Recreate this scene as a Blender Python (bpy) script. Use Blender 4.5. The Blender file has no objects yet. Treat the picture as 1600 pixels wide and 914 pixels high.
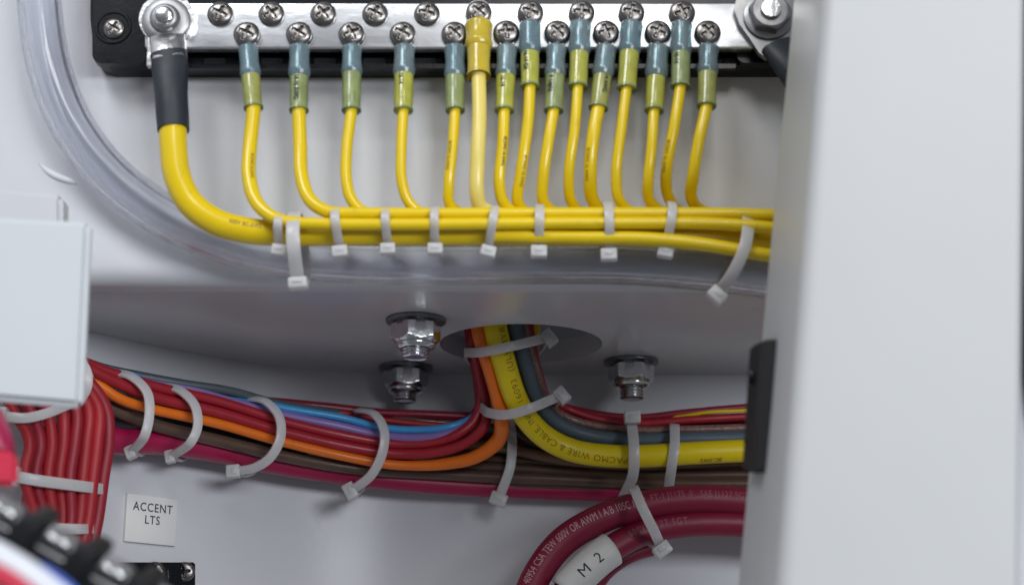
import bpy, bmesh, math, random
from mathutils import Vector, Matrix, noise
random.seed(7)
SC = bpy.context.scene
COL = SC.collection
MM = 0.001
R = math.radians

# ------------------------------------------------------------------ camera, world, lamps, exposure
PITCH, FPX = R(16), 2500.0
cam_d = bpy.data.cameras.new('camera'); cam = bpy.data.objects.new('camera', cam_d); COL.objects.link(cam)
cam.rotation_euler = (R(90) + PITCH, 0, 0)
cam_d.sensor_width = 36; cam_d.lens = FPX / 1600 * 36
cam_d.clip_start = 0.01; cam_d.clip_end = 20
cam_d.dof.use_dof = True; cam_d.dof.focus_distance = 0.572
cam_d.dof.aperture_fstop = cam_d.lens / 6.2
SC.camera = cam

world = bpy.data.worlds.new('World'); SC.world = world; world.use_nodes = True
world.node_tree.nodes['Background'].inputs[0].default_value = (0.86, 0.90, 1.0, 1)
world.node_tree.nodes['Background'].inputs[1].default_value = 0.165

def area(name, loc, target, size, power, color, sy=None):
    d = bpy.data.lights.new(name, 'AREA'); d.energy = power; d.color = color
    d.shape = 'RECTANGLE'; d.size = size; d.size_y = sy or size
    o = bpy.data.objects.new(name, d); COL.objects.link(o); o.location = loc
    o.rotation_euler = (Vector(target) - Vector(loc)).to_track_quat('-Z', 'Y').to_euler()
    return o
area('key_lamp', (-0.55, -0.45, 1.15), (-0.08, 0.5, 0.17), 0.45, 9.0, (0.93, 0.965, 1.0))
area('front_lamp', (0.62, -0.64, 0.235), (-0.14, 0.6, 0.1), 0.78, 9.6, (0.90, 0.94, 1.0), 0.22)
area('bar_lamp', (0.13, -0.50, 0.70), (0.02, 0.5, 0.22), 0.30, 2.4, (1.0, 0.98, 0.94))

SC.render.engine = 'CYCLES'
SC.view_settings.view_transform = 'Standard'; SC.view_settings.look = 'None'
SC.view_settings.exposure = 0.0; SC.view_settings.gamma = 1
SC.cycles.max_bounces = 10; SC.cycles.transparent_max_bounces = 16

# ------------------------------------------------------------------ placing: a point on a ray at the depth where the thing stands (mm)
FW = Vector((0, math.cos(PITCH), math.sin(PITCH))); UP = Vector((0, -math.sin(PITCH), math.cos(PITCH)))
def ray(x, y): return FW + Vector((1, 0, 0)) * ((x - 800) / FPX) + UP * ((457 - y) / FPX)
def P(x, y, Y):
    d = ray(x, y); return d * (Y / d.y)
def PZ(x, y, Z):
    d = ray(x, y); return d * (Z / d.z)
WALL_Y, LEDGE_Z = 500.0, 147.0
def WY(X):                                     # plan curve of the lower back wall
    if X > -40: return 634.0
    t = (-40 - X) / 115.0
    return 634 - 70 * t * t if t < 1.3 else 634 - 70 * 1.69 - 182 * (t - 1.3)
def PW(x, y, off):
    Y = 600
    for _ in range(8): Y = WY(P(x, y, Y).x) - off
    return P(x, y, Y)
def mmpx(p): return p.dot(FW) / FPX            # mm covered by one photo pixel there

# ------------------------------------------------------------------ materials
def mat(name, col, rough=0.4, metal=0.0, var=0.06, vscale=400, bump=0.0, bscale=1500, coat=0.0, trans=0.0,
        transp=0.0, sss=0.0, ior=1.45, aniso=0.0, dirt=None, grain=None):
    m = bpy.data.materials.new(name); m.use_nodes = True
    nt = m.node_tree; N = nt.nodes; L = nt.links; b = N['Principled BSDF']
    tc = N.new('ShaderNodeTexCoord')
    no = N.new('ShaderNodeTexNoise'); no.inputs['Scale'].default_value = vscale; no.inputs['Detail'].default_value = 6
    L.new(tc.outputs['Object'], no.inputs['Vector'])
    mx = N.new('ShaderNodeMix'); mx.data_type = 'RGBA'
    mx.inputs[6].default_value = tuple(max(0, c * (1 - var * 2)) for c in col) + (1,)
    mx.inputs[7].default_value = tuple(min(1, c * (1 + var * 1.5)) for c in col) + (1,)
    L.new(no.outputs['Fac'], mx.inputs[0]); out = mx.outputs[2]
    if dirt:                                   # faint stains with a shape of their own
        n2 = N.new('ShaderNodeTexNoise'); n2.inputs['Scale'].default_value = dirt[0]; n2.inputs['Detail'].default_value = 8
        n2.inputs['Roughness'].default_value = 0.65
        L.new(tc.outputs['Object'], n2.inputs['Vector'])
        rp = N.new('ShaderNodeValToRGB'); rp.color_ramp.elements[0].position = dirt[1]; rp.color_ramp.elements[1].position = dirt[2]
        L.new(n2.outputs['Fac'], rp.inputs[0])
        m2 = N.new('ShaderNodeMix'); m2.data_type = 'RGBA'; m2.inputs[7].default_value = dirt[3] + (1,)
        L.new(rp.outputs[0], m2.inputs[0]); L.new(out, m2.inputs[6]); out = m2.outputs[2]
    L.new(out, b.inputs['Base Color'])
    b.inputs['Roughness'].default_value = rough; b.inputs['Metallic'].default_value = metal
    b.inputs['IOR'].default_value = ior; b.inputs['Coat Weight'].default_value = coat
    b.inputs['Coat Roughness'].default_value = 0.15
    b.inputs['Transmission Weight'].default_value = trans
    if sss:
        b.inputs['Subsurface Weight'].default_value = sss; b.inputs['Subsurface Scale'].default_value = 0.002
    r2 = N.new('ShaderNodeTexNoise'); r2.inputs['Scale'].default_value = vscale * 0.6; r2.inputs['Detail'].default_value = 5
    L.new(tc.outputs['Object'], r2.inputs['Vector'])
    mr = N.new('ShaderNodeMapRange'); mr.inputs['To Min'].default_value = max(0.02, rough * 0.75); mr.inputs['To Max'].default_value = min(1, rough * 1.3)
    L.new(r2.outputs['Fac'], mr.inputs['Value']); L.new(mr.outputs[0], b.inputs['Roughness'])
    if bump:
        bn = N.new('ShaderNodeTexNoise'); bn.inputs['Scale'].default_value = bscale; bn.inputs['Detail'].default_value = 4
        if grain:
            mp = N.new('ShaderNodeMapping'); mp.inputs['Scale'].default_value = grain
            L.new(tc.outputs['Object'], mp.inputs['Vector']); L.new(mp.outputs[0], bn.inputs['Vector'])
        else: L.new(tc.outputs['Object'], bn.inputs['Vector'])
        bp = N.new('ShaderNodeBump'); bp.inputs['Strength'].default_value = bump; bp.inputs['Distance'].default_value = 0.0005
        L.new(bn.outputs['Fac'], bp.inputs['Height']); L.new(bp.outputs[0], b.inputs['Normal'])
    if transp:
        tr = N.new('ShaderNodeBsdfTransparent'); ms = N.new('ShaderNodeMixShader')
        if isinstance(transp, tuple): tr.inputs[0].default_value = transp[1] + (1,); transp = transp[0]
        ms.inputs[0].default_value = transp
        o = N['Material Output']; L.new(b.outputs[0], ms.inputs[1]); L.new(tr.outputs[0], ms.inputs[2]); L.new(ms.outputs[0], o.inputs[0])
    return m
M = {}
def coat_rough(m, v): m.node_tree.nodes['Principled BSDF'].inputs['Coat Roughness'].default_value = v
M['gelcoat'] = mat('white_gelcoat', (0.61, 0.615, 0.645), 0.34, var=0.02, vscale=14, bump=0.10, bscale=330, coat=0.12, dirt=(9, 0.62, 0.85, (0.50, 0.49, 0.50)))
coat_rough(M['gelcoat'], .38)
M['gelcoat_under'] = mat('polished_gelcoat_warmlit', (0.60, 0.585, 0.60), 0.24, var=0.03, vscale=14, bump=0.07, bscale=60, coat=0.5, dirt=(12, 0.56, 0.8, (0.47, 0.44, 0.44)))  # same moulding as the walls; warm reflected light is put into its base colour
M['panel'] = mat('white_door_paint', (0.585, 0.595, 0.60), 0.42, var=0.015, vscale=20, bump=0.05, bscale=300)
M['box'] = mat('white_box_plastic', (0.64, 0.67, 0.69), 0.45, var=0.015, vscale=30, bump=0.05, bscale=400)
M['yellow'] = mat('yellow_insulation', (0.80, 0.57, 0.002), 0.33, var=0.05, vscale=70, bump=0.10, bscale=300, coat=0.4, dirt=(160, 0.60, 0.78, (0.62, 0.42, 0.01)))
M['yellow_pale'] = mat('pale_yellow_insulation', (0.82, 0.66, 0.17), 0.32, var=0.06, vscale=90, bump=0.10, bscale=500, coat=0.2)
M['yellow_big'] = mat('yellow_cable_jacket', (0.80, 0.61, 0.003), 0.38, var=0.05, vscale=100, bump=0.10, bscale=500, coat=0.1)
M['red'] = mat('red_insulation', (0.36, 0.016, 0.028), 0.36, var=0.10, vscale=150, bump=0.10, bscale=500, coat=0.1)
M['redb'] = mat('bright_red_insulation', (0.36, 0.014, 0.022), 0.50, var=0.12, vscale=120, bump=0.12, bscale=500)
M['redc'] = mat('deep_red_insulation', (0.29, 0.012, 0.026), 0.48, var=0.12, vscale=120, bump=0.12, bscale=500)
M['crimson'] = mat('crimson_insulation', (0.26, 0.012, 0.035), 0.33, var=0.12, vscale=150, bump=0.12, bscale=500, coat=0.1)
M['magenta'] = mat('magenta_red_jacket', (0.33, 0.007, 0.060), 0.36, var=0.10, vscale=80, bump=0.10, bscale=400, coat=0.2)
M['cable_red'] = mat('battery_cable_jacket', (0.205, 0.008, 0.034), 0.42, var=0.08, vscale=70, bump=0.14, bscale=350)
M['orange'] = mat('orange_insulation', (0.80, 0.17, 0.010), 0.36, var=0.06, vscale=120, bump=0.10, bscale=500, coat=0.1)
M['blue'] = mat('blue_insulation', (0.05, 0.30, 0.62), 0.34, var=0.06, vscale=120, bump=0.10, bscale=500, coat=0.1)
M['purple'] = mat('purple_insulation', (0.24, 0.16, 0.42), 0.36, var=0.07, vscale=120, bump=0.10, bscale=500, coat=0.1)
M['teal'] = mat('dark_green_grey_insulation', (0.075, 0.10, 0.11), 0.38, var=0.10, vscale=120, bump=0.10, bscale=500)
M['slate'] = mat('slate_grey_jacket', (0.085, 0.12, 0.15), 0.45, var=0.10, vscale=100, bump=0.12, bscale=400)
M['brown'] = mat('brown_insulation', (0.105, 0.062, 0.045), 0.30, var=0.16, vscale=150, bump=0.12, bscale=500, coat=0.2)
M['brownl'] = mat('light_brown_insulation', (0.19, 0.105, 0.06), 0.34, var=0.16, vscale=120, bump=0.12, bscale=500, coat=0.1)
M['braid'] = mat('clear_jacket_over_copper_strands', (0.24, 0.13, 0.105), 0.25, var=0.45, vscale=700, bump=0.5, bscale=1400, coat=0.5)
M['heatshrink'] = mat('black_heat_shrink', (0.020, 0.025, 0.033), 0.48, var=0.15, vscale=200, bump=0.25, bscale=220)
M['blackp'] = mat('black_plastic', (0.006, 0.007, 0.010), 0.24, var=0.1, vscale=200, bump=0.06, bscale=900)
M['blackp'].node_tree.nodes['Principled BSDF'].inputs['Specular IOR Level'].default_value = 0.3
M['blackm'] = mat('matt_black_plastic', (0.009, 0.009, 0.011), 0.5, var=0.2, vscale=200, bump=0.1, bscale=900)
M['bar'] = mat('tinned_copper_bar', (0.80, 0.81, 0.83), 0.30, 1.0, var=0.08, vscale=60, bump=0.35, bscale=70, grain=(1, 1, 2.2), dirt=(90, 0.60, 0.72, (0.50, 0.53, 0.60)))
M['steel'] = mat('stainless_steel', (0.25, 0.235, 0.225), 0.30, 1.0, var=0.12, vscale=300, bump=0.10, bscale=900)
M['nut'] = mat('zinc_plated_steel', (0.66, 0.67, 0.68), 0.17, 1.0, var=0.12, vscale=300, bump=0.14, bscale=700)
M['washer'] = mat('dull_zinc_washer', (0.20, 0.21, 0.22), 0.36, 1.0, var=0.25, vscale=400, bump=0.15, bscale=900)
M['tin'] = mat('tinned_copper_lug', (0.66, 0.66, 0.66), 0.28, 1.0, var=0.12, vscale=300, bump=0.5, bscale=260)
M['nylon'] = mat('natural_nylon', (0.69, 0.685, 0.685), 0.30, var=0.03, vscale=200, bump=0.10, bscale=700, trans=0.12, transp=0.22, sss=0.35)
M['shrink_blue'] = mat('clear_blue_heat_shrink', (0.20, 0.28, 0.31), 0.24, var=0.2, vscale=220, bump=0.35, bscale=320, coat=0.5, transp=(0.36, (0.55, 0.78, 0.85)))
M['shrink_green'] = mat('blue_shrink_over_yellow', (0.35, 0.36, 0.10), 0.26, var=0.22, vscale=220, bump=0.35, bscale=350, coat=0.5)
M['shrink_blue2'] = mat('clear_blue_heat_shrink_grey', (0.25, 0.32, 0.34), 0.2, var=0.25, vscale=180, bump=0.5, bscale=260, coat=0.6, transp=(0.42, (0.6, 0.8, 0.85)))
M['shrink_green2'] = mat('blue_shrink_over_yellow_bright', (0.42, 0.42, 0.06), 0.22, var=0.25, vscale=180, bump=0.45, bscale=280, coat=0.6)
M['shrink_green3'] = mat('blue_shrink_over_yellow_dull', (0.26, 0.31, 0.12), 0.28, var=0.25, vscale=180, bump=0.45, bscale=280, coat=0.5)
M['shrink_yellow'] = mat('clear_yellow_heat_shrink', (0.56, 0.42, 0.035), 0.24, var=0.12, vscale=220, bump=0.35, bscale=350, coat=0.4)
M['shrink_edge'] = mat('clear_shrink_lip', (0.36, 0.40, 0.22), 0.2, var=0.1, coat=0.5, transp=(0.35, (0.6, 0.85, 0.8)))
M['hose'] = mat('clear_vinyl', (0.95, 0.96, 1.0), 0.03, var=0.002, trans=1.0, ior=1.42, transp=(0.25, (0.96, 0.97, 1.0)), bump=0.02, bscale=40, coat=0.3)
M['hose_in'] = mat('hose_bore', (0.80, 0.83, 0.95), 0.10, var=0.01, trans=1.0, ior=1.12, transp=(0.5, (0.94, 0.95, 1.0)))
M['lug'] = mat('dull_tinned_lug', (0.36, 0.36, 0.37), 0.42, 1.0, var=0.15, vscale=200, bump=0.35, bscale=200)
M['ink'] = mat('black_ink', (0.02, 0.02, 0.025), 0.6, var=0.1)
M['ink_brown'] = mat('faded_brown_ink', (0.33, 0.20, 0.02), 0.6, var=0.3, vscale=900)
M['ink_pink'] = mat('pale_pink_ink', (0.55, 0.33, 0.36), 0.6, var=0.2, vscale=900)
M['ink_dim'] = mat('worn_pink_ink', (0.34, 0.10, 0.13), 0.6, var=0.35, vscale=900)
M['label'] = mat('grey_white_label', (0.74, 0.74, 0.72), 0.5, var=0.03, vscale=60, bump=0.05, bscale=600)
M['sleeve'] = mat('white_marker_sleeve', (0.62, 0.62, 0.60), 0.42, var=0.03, vscale=100, bump=0.08, bscale=400)
M['rubber_red'] = mat('red_terminal_boot', (0.62, 0.03, 0.07), 0.45, var=0.08, vscale=100)
M['white_wire'] = mat('white_insulation', (0.75, 0.77, 0.82), 0.4, var=0.03, vscale=100)
M['blue_wire'] = mat('royal_blue_insulation', (0.05, 0.12, 0.55), 0.4, var=0.05, vscale=100)
M['dark'] = mat('dark_gap', (0.02, 0.02, 0.025), 0.8)

# ------------------------------------------------------------------ object helpers
def link(name, mesh, m=None, parent=None, loc=None):
    o = bpy.data.objects.new(name, mesh); COL.objects.link(o)
    if m is not None and not mesh.materials: mesh.materials.append(m)
    if parent is not None: o.parent = parent
    if loc is not None: o.location = loc
    return o
def tag(o, label=None, cat=None, group=None, kind=None):
    for k, v in (('label', label), ('category', cat), ('group', group), ('kind', kind)):
        if v: o[k] = v
    return o
def thing(name, loc, label, cat, group=None):
    o = bpy.data.objects.new(name, None); COL.objects.link(o); o.empty_display_size = 0.005
    o.location = Vector(loc) * MM
    return tag(o, label, cat, group)
def mesh(verts, faces, name='shape', origin=(0, 0, 0), smooth=None):
    me = bpy.data.meshes.new(name); og = Vector(origin)
    me.from_pydata([((Vector(v) - og) * MM)[:] for v in verts], [], faces)
    me.update()
    if smooth is not None:
        me.polygons.foreach_set('use_smooth', [True] * len(me.polygons))
        if smooth < 180: me.set_sharp_from_angle(angle=R(smooth))
    return me
class MB:
    def __init__(s): s.v = []; s.f = []
    def add(s, v, f):
        n = len(s.v); s.v += [Vector(p) for p in v]; s.f += [tuple(i + n for i in q) for q in f]
    def box(s, c, size, rot=None, bev=0.0):
        bm = bmesh.new(); bmesh.ops.create_cube(bm, size=1)
        for v in bm.verts: v.co = Vector((v.co.x * size[0], v.co.y * size[1], v.co.z * size[2]))
        if bev: bmesh.ops.bevel(bm, geom=bm.edges[:], offset=bev, segments=2, affect='EDGES', profile=0.5)
        rot = rot or Matrix.Identity(3)
        bm.verts.index_update()
        s.add([rot @ v.co + Vector(c) for v in bm.verts], [tuple(v.index for v in f.verts) for f in bm.faces]); bm.free()
    def lathe(s, prof, c=(0, 0, 0), rot=None, n=40, cap=True):
        rot = rot or Matrix.Identity(3); V = []; F = []
        for r, z in prof:
            for i in range(n):
                a = 2 * math.pi * i / n; V.append(rot @ Vector((r * math.cos(a), r * math.sin(a), z)) + Vector(c))
        for k in range(len(prof) - 1):
            for i in range(n):
                j = (i + 1) % n; F.append((k * n + i, k * n + j, (k + 1) * n + j, (k + 1) * n + i))
        if cap:
            F.append(tuple(range(n))[::-1]); F.append(tuple((len(prof) - 1) * n + i for i in range(n)))
        s.add(V, F)
    def prism(s, pts, y0, y1, plane='XZ', bev=0.0):     # outline in x,z given depth range (front y0)
        bm = bmesh.new()
        vs = [bm.verts.new((p[0], y1, p[1])) for p in pts]; f = bm.faces.new(vs)
        r = bmesh.ops.extrude_face_region(bm, geom=[f]); nv = [g for g in r['geom'] if isinstance(g, bmesh.types.BMVert)]
        for v in nv: v.co.y = y0
        bmesh.ops.recalc_face_normals(bm, faces=bm.faces[:])
        if bev:
            e = [e for e in bm.edges if abs(e.verts[0].co.y - y0) < 1e-6 and abs(e.verts[1].co.y - y0) < 1e-6]
            bmesh.ops.bevel(bm, geom=e, offset=bev, segments=3, affect='EDGES', profile=0.5)
        bm.verts.index_update()
        s.add([v.co.copy() for v in bm.verts], [tuple(v.index for v in q.verts) for q in bm.faces]); bm.free()
    def build(s, name, m, parent=None, origin=(0, 0, 0), smooth=35, keep=False):
        me = mesh(s.v, s.f, name, origin, smooth)
        o = link(name, me, m, parent)
        if parent is None: o.location = Vector(origin) * MM
        return o

def spline(pts, step=1.5):
    pts = [Vector(p) for p in pts]
    if len(pts) == 2: pts = [pts[0], pts[0].lerp(pts[1], .5), pts[1]]
    e = [pts[0] * 2 - pts[1]] + pts + [pts[-1] * 2 - pts[-2]]
    out = []
    for i in range(1, len(e) - 2):
        p0, p1, p2, p3 = e[i - 1], e[i], e[i + 1], e[i + 2]
        d1 = max(1e-3, (p1 - p0).length ** .5); d2 = max(1e-3, (p2 - p1).length ** .5); d3 = max(1e-3, (p3 - p2).length ** .5)
        m1 = (p1 - p0) / d1 - (p2 - p0) / (d1 + d2) + (p2 - p1) / d2; m2 = (p2 - p1) / d2 - (p3 - p1) / (d2 + d3) + (p3 - p2) / d3
        m1 *= d2; m2 *= d2
        n = max(2, int((p2 - p1).length / step))
        for k in range(n):
            t = k / n; t2 = t * t; t3 = t2 * t
            out.append(p1 * (2 * t3 - 3 * t2 + 1) + m1 * (t3 - 2 * t2 + t) + p2 * (-2 * t3 + 3 * t2) + m2 * (t3 - t2))
    out.append(pts[-1]); return out
def frames(path):
    T = []
    for i in range(len(path)):
        a = path[max(0, i - 1)]; b = path[min(len(path) - 1, i + 1)]; T.append((b - a).normalized())
    return T
def tube(path, r, n=14, cap=True, mb=None):
    T = frames(path); mb = mb or MB(); V = []; F = []
    N = T[0].orthogonal().normalized()
    for i, p in enumerate(path):
        N = (N - T[i] * N.dot(T[i])).normalized(); B = T[i].cross(N)
        rr = r(i / (len(path) - 1)) if callable(r) else r
        for k in range(n):
            a = 2 * math.pi * k / n; V.append(p + (N * math.cos(a) + B * math.sin(a)) * rr)
    for i in range(len(path) - 1):
        for k in range(n):
            j = (k + 1) % n; F.append((i * n + k, i * n + j, (i + 1) * n + j, (i + 1) * n + k))
    if cap: F.append(tuple(range(n))[::-1]); F.append(tuple((len(path) - 1) * n + k for k in range(n)))
    mb.add(V, F); return mb

# ------------------------------------------------------------------ lettering
def text_mesh2d(s, size, spacing=1.0, sx=1.0, align='LEFT', bold=1.0):
    c = bpy.data.curves.new('lettering', 'FONT'); c.body = s; c.size = size; c.space_character = spacing; c.align_x = align
    c.resolution_u = 3; c.space_line = 0.95; c.offset = 0 if 'M' in s else size * 0.012 * bold
    o = bpy.data.objects.new('lettering', c); COL.objects.link(o)
    dg = bpy.context.evaluated_depsgraph_get(); me = bpy.data.meshes.new_from_object(o.evaluated_get(dg))
    bm = bmesh.new(); bm.from_mesh(me); bmesh.ops.triangulate(bm, faces=bm.faces[:])
    for _ in range(3):
        le = [e for e in bm.edges if e.calc_length() > size * .22]
        if not le: break
        bmesh.ops.subdivide_edges(bm, edges=le, cuts=1); bmesh.ops.triangulate(bm, faces=bm.faces[:])
    bm.verts.index_update()
    V = [(v.co.x * sx, v.co.y) for v in bm.verts]; F = [tuple(v.index for v in f.verts) for f in bm.faces]
    bm.free(); bpy.data.objects.remove(o); bpy.data.curves.remove(c); bpy.data.meshes.remove(me)
    return V, F
def text_on_tube(path, r, s, start, size, mb, phi=0.0, sx=0.85, spacing=1.05, rise=0.10, rev=False, bold=1.6):
    """letters wrapped on the jacket; start = arc length in mm"""
    if rev: path = path[::-1]
    T = frames(path); S = [0]
    for i in range(1, len(path)): S.append(S[-1] + (path[i] - path[i - 1]).length)
    V, F = text_mesh2d(s, size, spacing, sx, 'LEFT', bold); out = []; W_ = max(u for u, v in V)
    for (u, v) in V:
        q = start + u
        i = 0
        while i < len(S) - 2 and S[i + 1] < q: i += 1
        t = (q - S[i]) / max(1e-6, S[i + 1] - S[i])
        c = path[i].lerp(path[i + 1], t); tt = T[i].lerp(T[i + 1], t).normalized()
        N = (-c).normalized(); N = (N - tt * N.dot(tt)).normalized(); U = N.cross(tt)
        a = (phi(u / W_) if callable(phi) else phi) + (v - size * 0.35) / r
        out.append(c + (N * math.cos(a) + U * math.sin(a)) * (r + rise))
    mb.add(out, F); return max(u for u, v in V)
def arc_at(path, px):                           # arc length where the path passes nearest a photo point
    best = 0; bd = 1e9; s = 0
    for i, p in enumerate(path):
        if i: s += (p - path[i - 1]).length
        d = p.dot(FW); x = 800 + p.x / d * FPX; y = 457 - p.dot(UP) / d * FPX
        e = (x - px[0]) ** 2 + (y - px[1]) ** 2
        if e < bd: bd = e; best = s
    return best
def length(path): return sum((path[i] - path[i - 1]).length for i in range(1, len(path)))

# ------------------------------------------------------------------ the setting: moulded white shell
def structure(o): return tag(o, kind='structure')
X0, X1, ZT = -330, 330, 430
prof = [(WALL_Y, ZT), (WALL_Y, 300), (WALL_Y, 200), (WALL_Y, 156), (WALL_Y, LEDGE_Z + 6)]
for k in range(1, 9):
    a = k / 8 * math.pi / 2; prof.append((WALL_Y + 6 - 6 * math.cos(a), LEDGE_Z + 6 - 6 * math.sin(a)))
prof.append((WALL_Y + 12, LEDGE_Z))
mb = MB(); xs = [X0 + (X1 - X0) * i / 30 for i in range(31)]
V = [(x, y, z) for y, z in prof for x in xs]; F = []
for k in range(len(prof) - 1):
    for i in range(30): F.append((k * 31 + i, (k + 1) * 31 + i, (k + 1) * 31 + i + 1, k * 31 + i + 1))
mb.add(V, F)
mb.box(((X0 + X1) / 2, 508, 300), (X1 - X0, 6, 270))                   # inner skin
structure(mb.build('upper_wall', M['gelcoat'], smooth=30))
# ledge underside with the wire hole
HC = Vector((PZ(814, 538, LEDGE_Z).x, 584, LEDGE_Z)); HR = 30.6
def plate_with_hole(z0, z1, xa, xb, ya, yb, c, r):
    angs = sorted([2 * math.pi * i / 96 for i in range(96)] + [math.atan2(y - c.y, x - c.x) % (2 * math.pi) for x in (xa, xb) for y in (ya, yb)])
    V = []; n = len(angs)
    for z in (z0, z1):
        for a in angs:
            ca, sa = math.cos(a), math.sin(a)
            V.append((c.x + r * ca, c.y + r * sa, z))
        for a in angs:
            ca, sa = math.cos(a), math.sin(a)
            t = min(((xb if ca > 0 else xa) - c.x) / ca if abs(ca) > 1e-9 else 1e9, ((yb if sa > 0 else ya) - c.y) / sa if abs(sa) > 1e-9 else 1e9)
            V.append((c.x + t * ca, c.y + t * sa, z))
    F = []
    for i in range(n):
        j = (i + 1) % n
        F += [(i, j, n + j, n + i), (2 * n + i, 3 * n + i, 3 * n + j, 2 * n + j), (i, 2 * n + i, 2 * n + j, j)]
    return V, F
mb = MB(); mb.add(*plate_with_hole(LEDGE_Z, LEDGE_Z + 8.5, X0, X1, WALL_Y + 12, 690, HC, HR))
structure(mb.build('ledge_underside', M['gelcoat_under'], smooth=30))
mb = MB(); n = 70; zs = [-160, -60, 40, 100, 140, 300, ZT]
V = [(X0 + (X1 - X0) * i / n, WY(X0 + (X1 - X0) * i / n), z) for z in zs for i in range(n + 1)]
F = [(k * (n + 1) + i, k * (n + 1) + i + 1, (k + 1) * (n + 1) + i + 1, (k + 1) * (n + 1) + i) for k in range(len(zs) - 1) for i in range(n)]
mb.add(V, F); structure(mb.build('lower_wall', M['gelcoat'], smooth=60))
mb = MB(); mb.box((X1 + 3, 595, 290), (6, 200, 290)); mb.box((X0 - 3, 560, 290), (6, 200, 290))  # unseen end walls, added to keep the ledge cavity dark
structure(mb.build('cavity_light_blocker', M['gelcoat']))

# ------------------------------------------------------------------ right door panel (near the camera, out of focus)
def seg(pa, pb, t): return pa.lerp(pb, t)
Yb, Yf = 446.0, 392.0
ba, bb = P(1241, 0, Yb), P(1154, 914, Yb)         # back edge of its inner face, top and bottom
fa, fb = P(1287, 0, Yf), P(1216, 914, Yf)
ra, rb = P(1603, 0, 380), P(1596, 914, 380)
def at_z(a, b, z):
    t = (z - a.z) / (b.z - a.z); return a.lerp(b, t)
mb = MB(); zl = [320, 240, 180, 120, 60, 0, -80]; ring = []
for z in zl:
    b_, f_, r_ = at_z(ba, bb, z), at_z(fa, fb, z), at_z(ra, rb, z)
    c = [Vector((b_.x + 4, b_.y + 6, z)), Vector((b_.x + .8, b_.y + 1.6, z)), b_]
    rad = 4.5; din = (b_ - f_).normalized(); dfr = (r_ - f_).normalized()
    a0 = f_ + din * rad; a1 = f_ + dfr * rad
    c += [a0]
    for k in range(1, 7):
        t = k / 7; c.append(a0 * (1 - t) ** 2 + f_ * 2 * t * (1 - t) + a1 * t * t)
    c += [a1, a1.lerp(r_, .33), a1.lerp(r_, .66), r_ - dfr * 1.5, r_ + Vector((0, 2.0, 0)), r_ + Vector((0, 40, 0)), Vector((r_.x, b_.y + 6, z))]
    ring.append(c)
m_ = len(ring[0]); V = [p for c in ring for p in c]
F = [(k * m_ + i, (k + 1) * m_ + i, (k + 1) * m_ + (i + 1) % m_, k * m_ + (i + 1) % m_) for k in range(len(zl) - 1) for i in range(m_)]
F += [tuple(range(m_)), tuple((len(zl) - 1) * m_ + i for i in range(m_))[::-1]]
mb.add(V, F)
o = mb.build('door_panel', M['panel'], smooth=40, origin=fb)
tag(o, 'tall white door panel standing out of focus along the right side of the picture', 'panel')
# dark edge strip of the neighbouring opening beyond the panel
mb = MB(); c = P(1632, 457, 396)
mb.box(c, (14, 8, 330), bev=1); o = mb.build('edge_trim', M['blackm'], origin=c)
tag(o, 'black trim strip at the far right edge of the picture beside the white panel', 'trim')

# magnetic catch on the panel's inner face
b_t, b_b = P(1195, 533, 432), P(1170, 738, 432)
th = thing('door_catch', (b_t + b_b) / 2, 'black rectangular catch fixed to the inner edge of the white door panel', 'catch')
ctl, ctr = P(1192, 531, 421), P(1229, 528, 421); cbl, cbr = P(1176, 739, 421), P(1206, 738, 421)
btl = P(1171, 541, 440); bbl = P(1159, 737, 440)
dx = (ctr - ctl); V = [ctl, ctr, cbr, cbl, btl, btl + dx, bbl + (cbr - cbl), bbl]
bm = bmesh.new(); vs = [bm.verts.new(v) for v in V]
for q in ((0, 1, 2, 3), (4, 7, 6, 5), (0, 4, 5, 1), (3, 2, 6, 7), (0, 3, 7, 4), (1, 5, 6, 2)): bm.faces.new([vs[i] for i in q])
bmesh.ops.recalc_face_normals(bm, faces=bm.faces[:]); bmesh.ops.bevel(bm, geom=bm.edges[:], offset=0.8, segments=2, affect='EDGES')
bm.verts.index_update(); og = Vector(th.location) / MM
mb = MB(); mb.add([v.co.copy() for v in bm.verts], [tuple(v.index for v in f.verts) for f in bm.faces]); bm.free()
mb.build('housing', M['blackm'], th, og)
for (x, y, h) in ((1174, 590, 22), (1177, 686, 12), (1167, 688, 12)):
    mb = MB(); c = P(x, y, 430.5 if x > 1170 else 437); mb.box(c, (1.6, 1.6, h * .17), bev=.2); mb.build('slot_insert', M['blackp'], th, og)

# ------------------------------------------------------------------ left white box
th = thing('junction_box', P(60, 640, 452), 'blurred white plastic box at the left edge, above the vertical red wires', 'box')
og = Vector(th.location) / MM
tl, br = P(141, 362, 448), P(129, 639, 448)
mb = MB()
def hexa(mb, front, back, bev):                   # eight-cornered solid, front and back quads
    bm = bmesh.new(); vs = [bm.verts.new(v) for v in front + back]
    for q in ((0, 1, 2, 3), (4, 7, 6, 5), (0, 4, 5, 1), (3, 2, 6, 7), (0, 3, 7, 4), (1, 5, 6, 2)): bm.faces.new([vs[i] for i in q])
    bmesh.ops.recalc_face_normals(bm, faces=bm.faces[:])
    if bev: bmesh.ops.bevel(bm, geom=bm.edges[:], offset=bev, segments=4, affect='EDGES')
    bm.verts.index_update(); mb.add([v.co.copy() for v in bm.verts], [tuple(v.index for v in f.verts) for f in bm.faces]); bm.free()
bk = [P(-140, 340, 425), P(147, 354, 425), P(134, 641, 425), P(-140, 618, 425)]
hexa(mb, [p + Vector((0, -5, 0)) for p in bk], bk, 1.6)
mb.build('cover', M['box'], th, og)
mb = MB(); fr = [P(-140, 296, 462), P(109, 318, 462), P(109, 420, 462), P(-140, 420, 462)]
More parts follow.
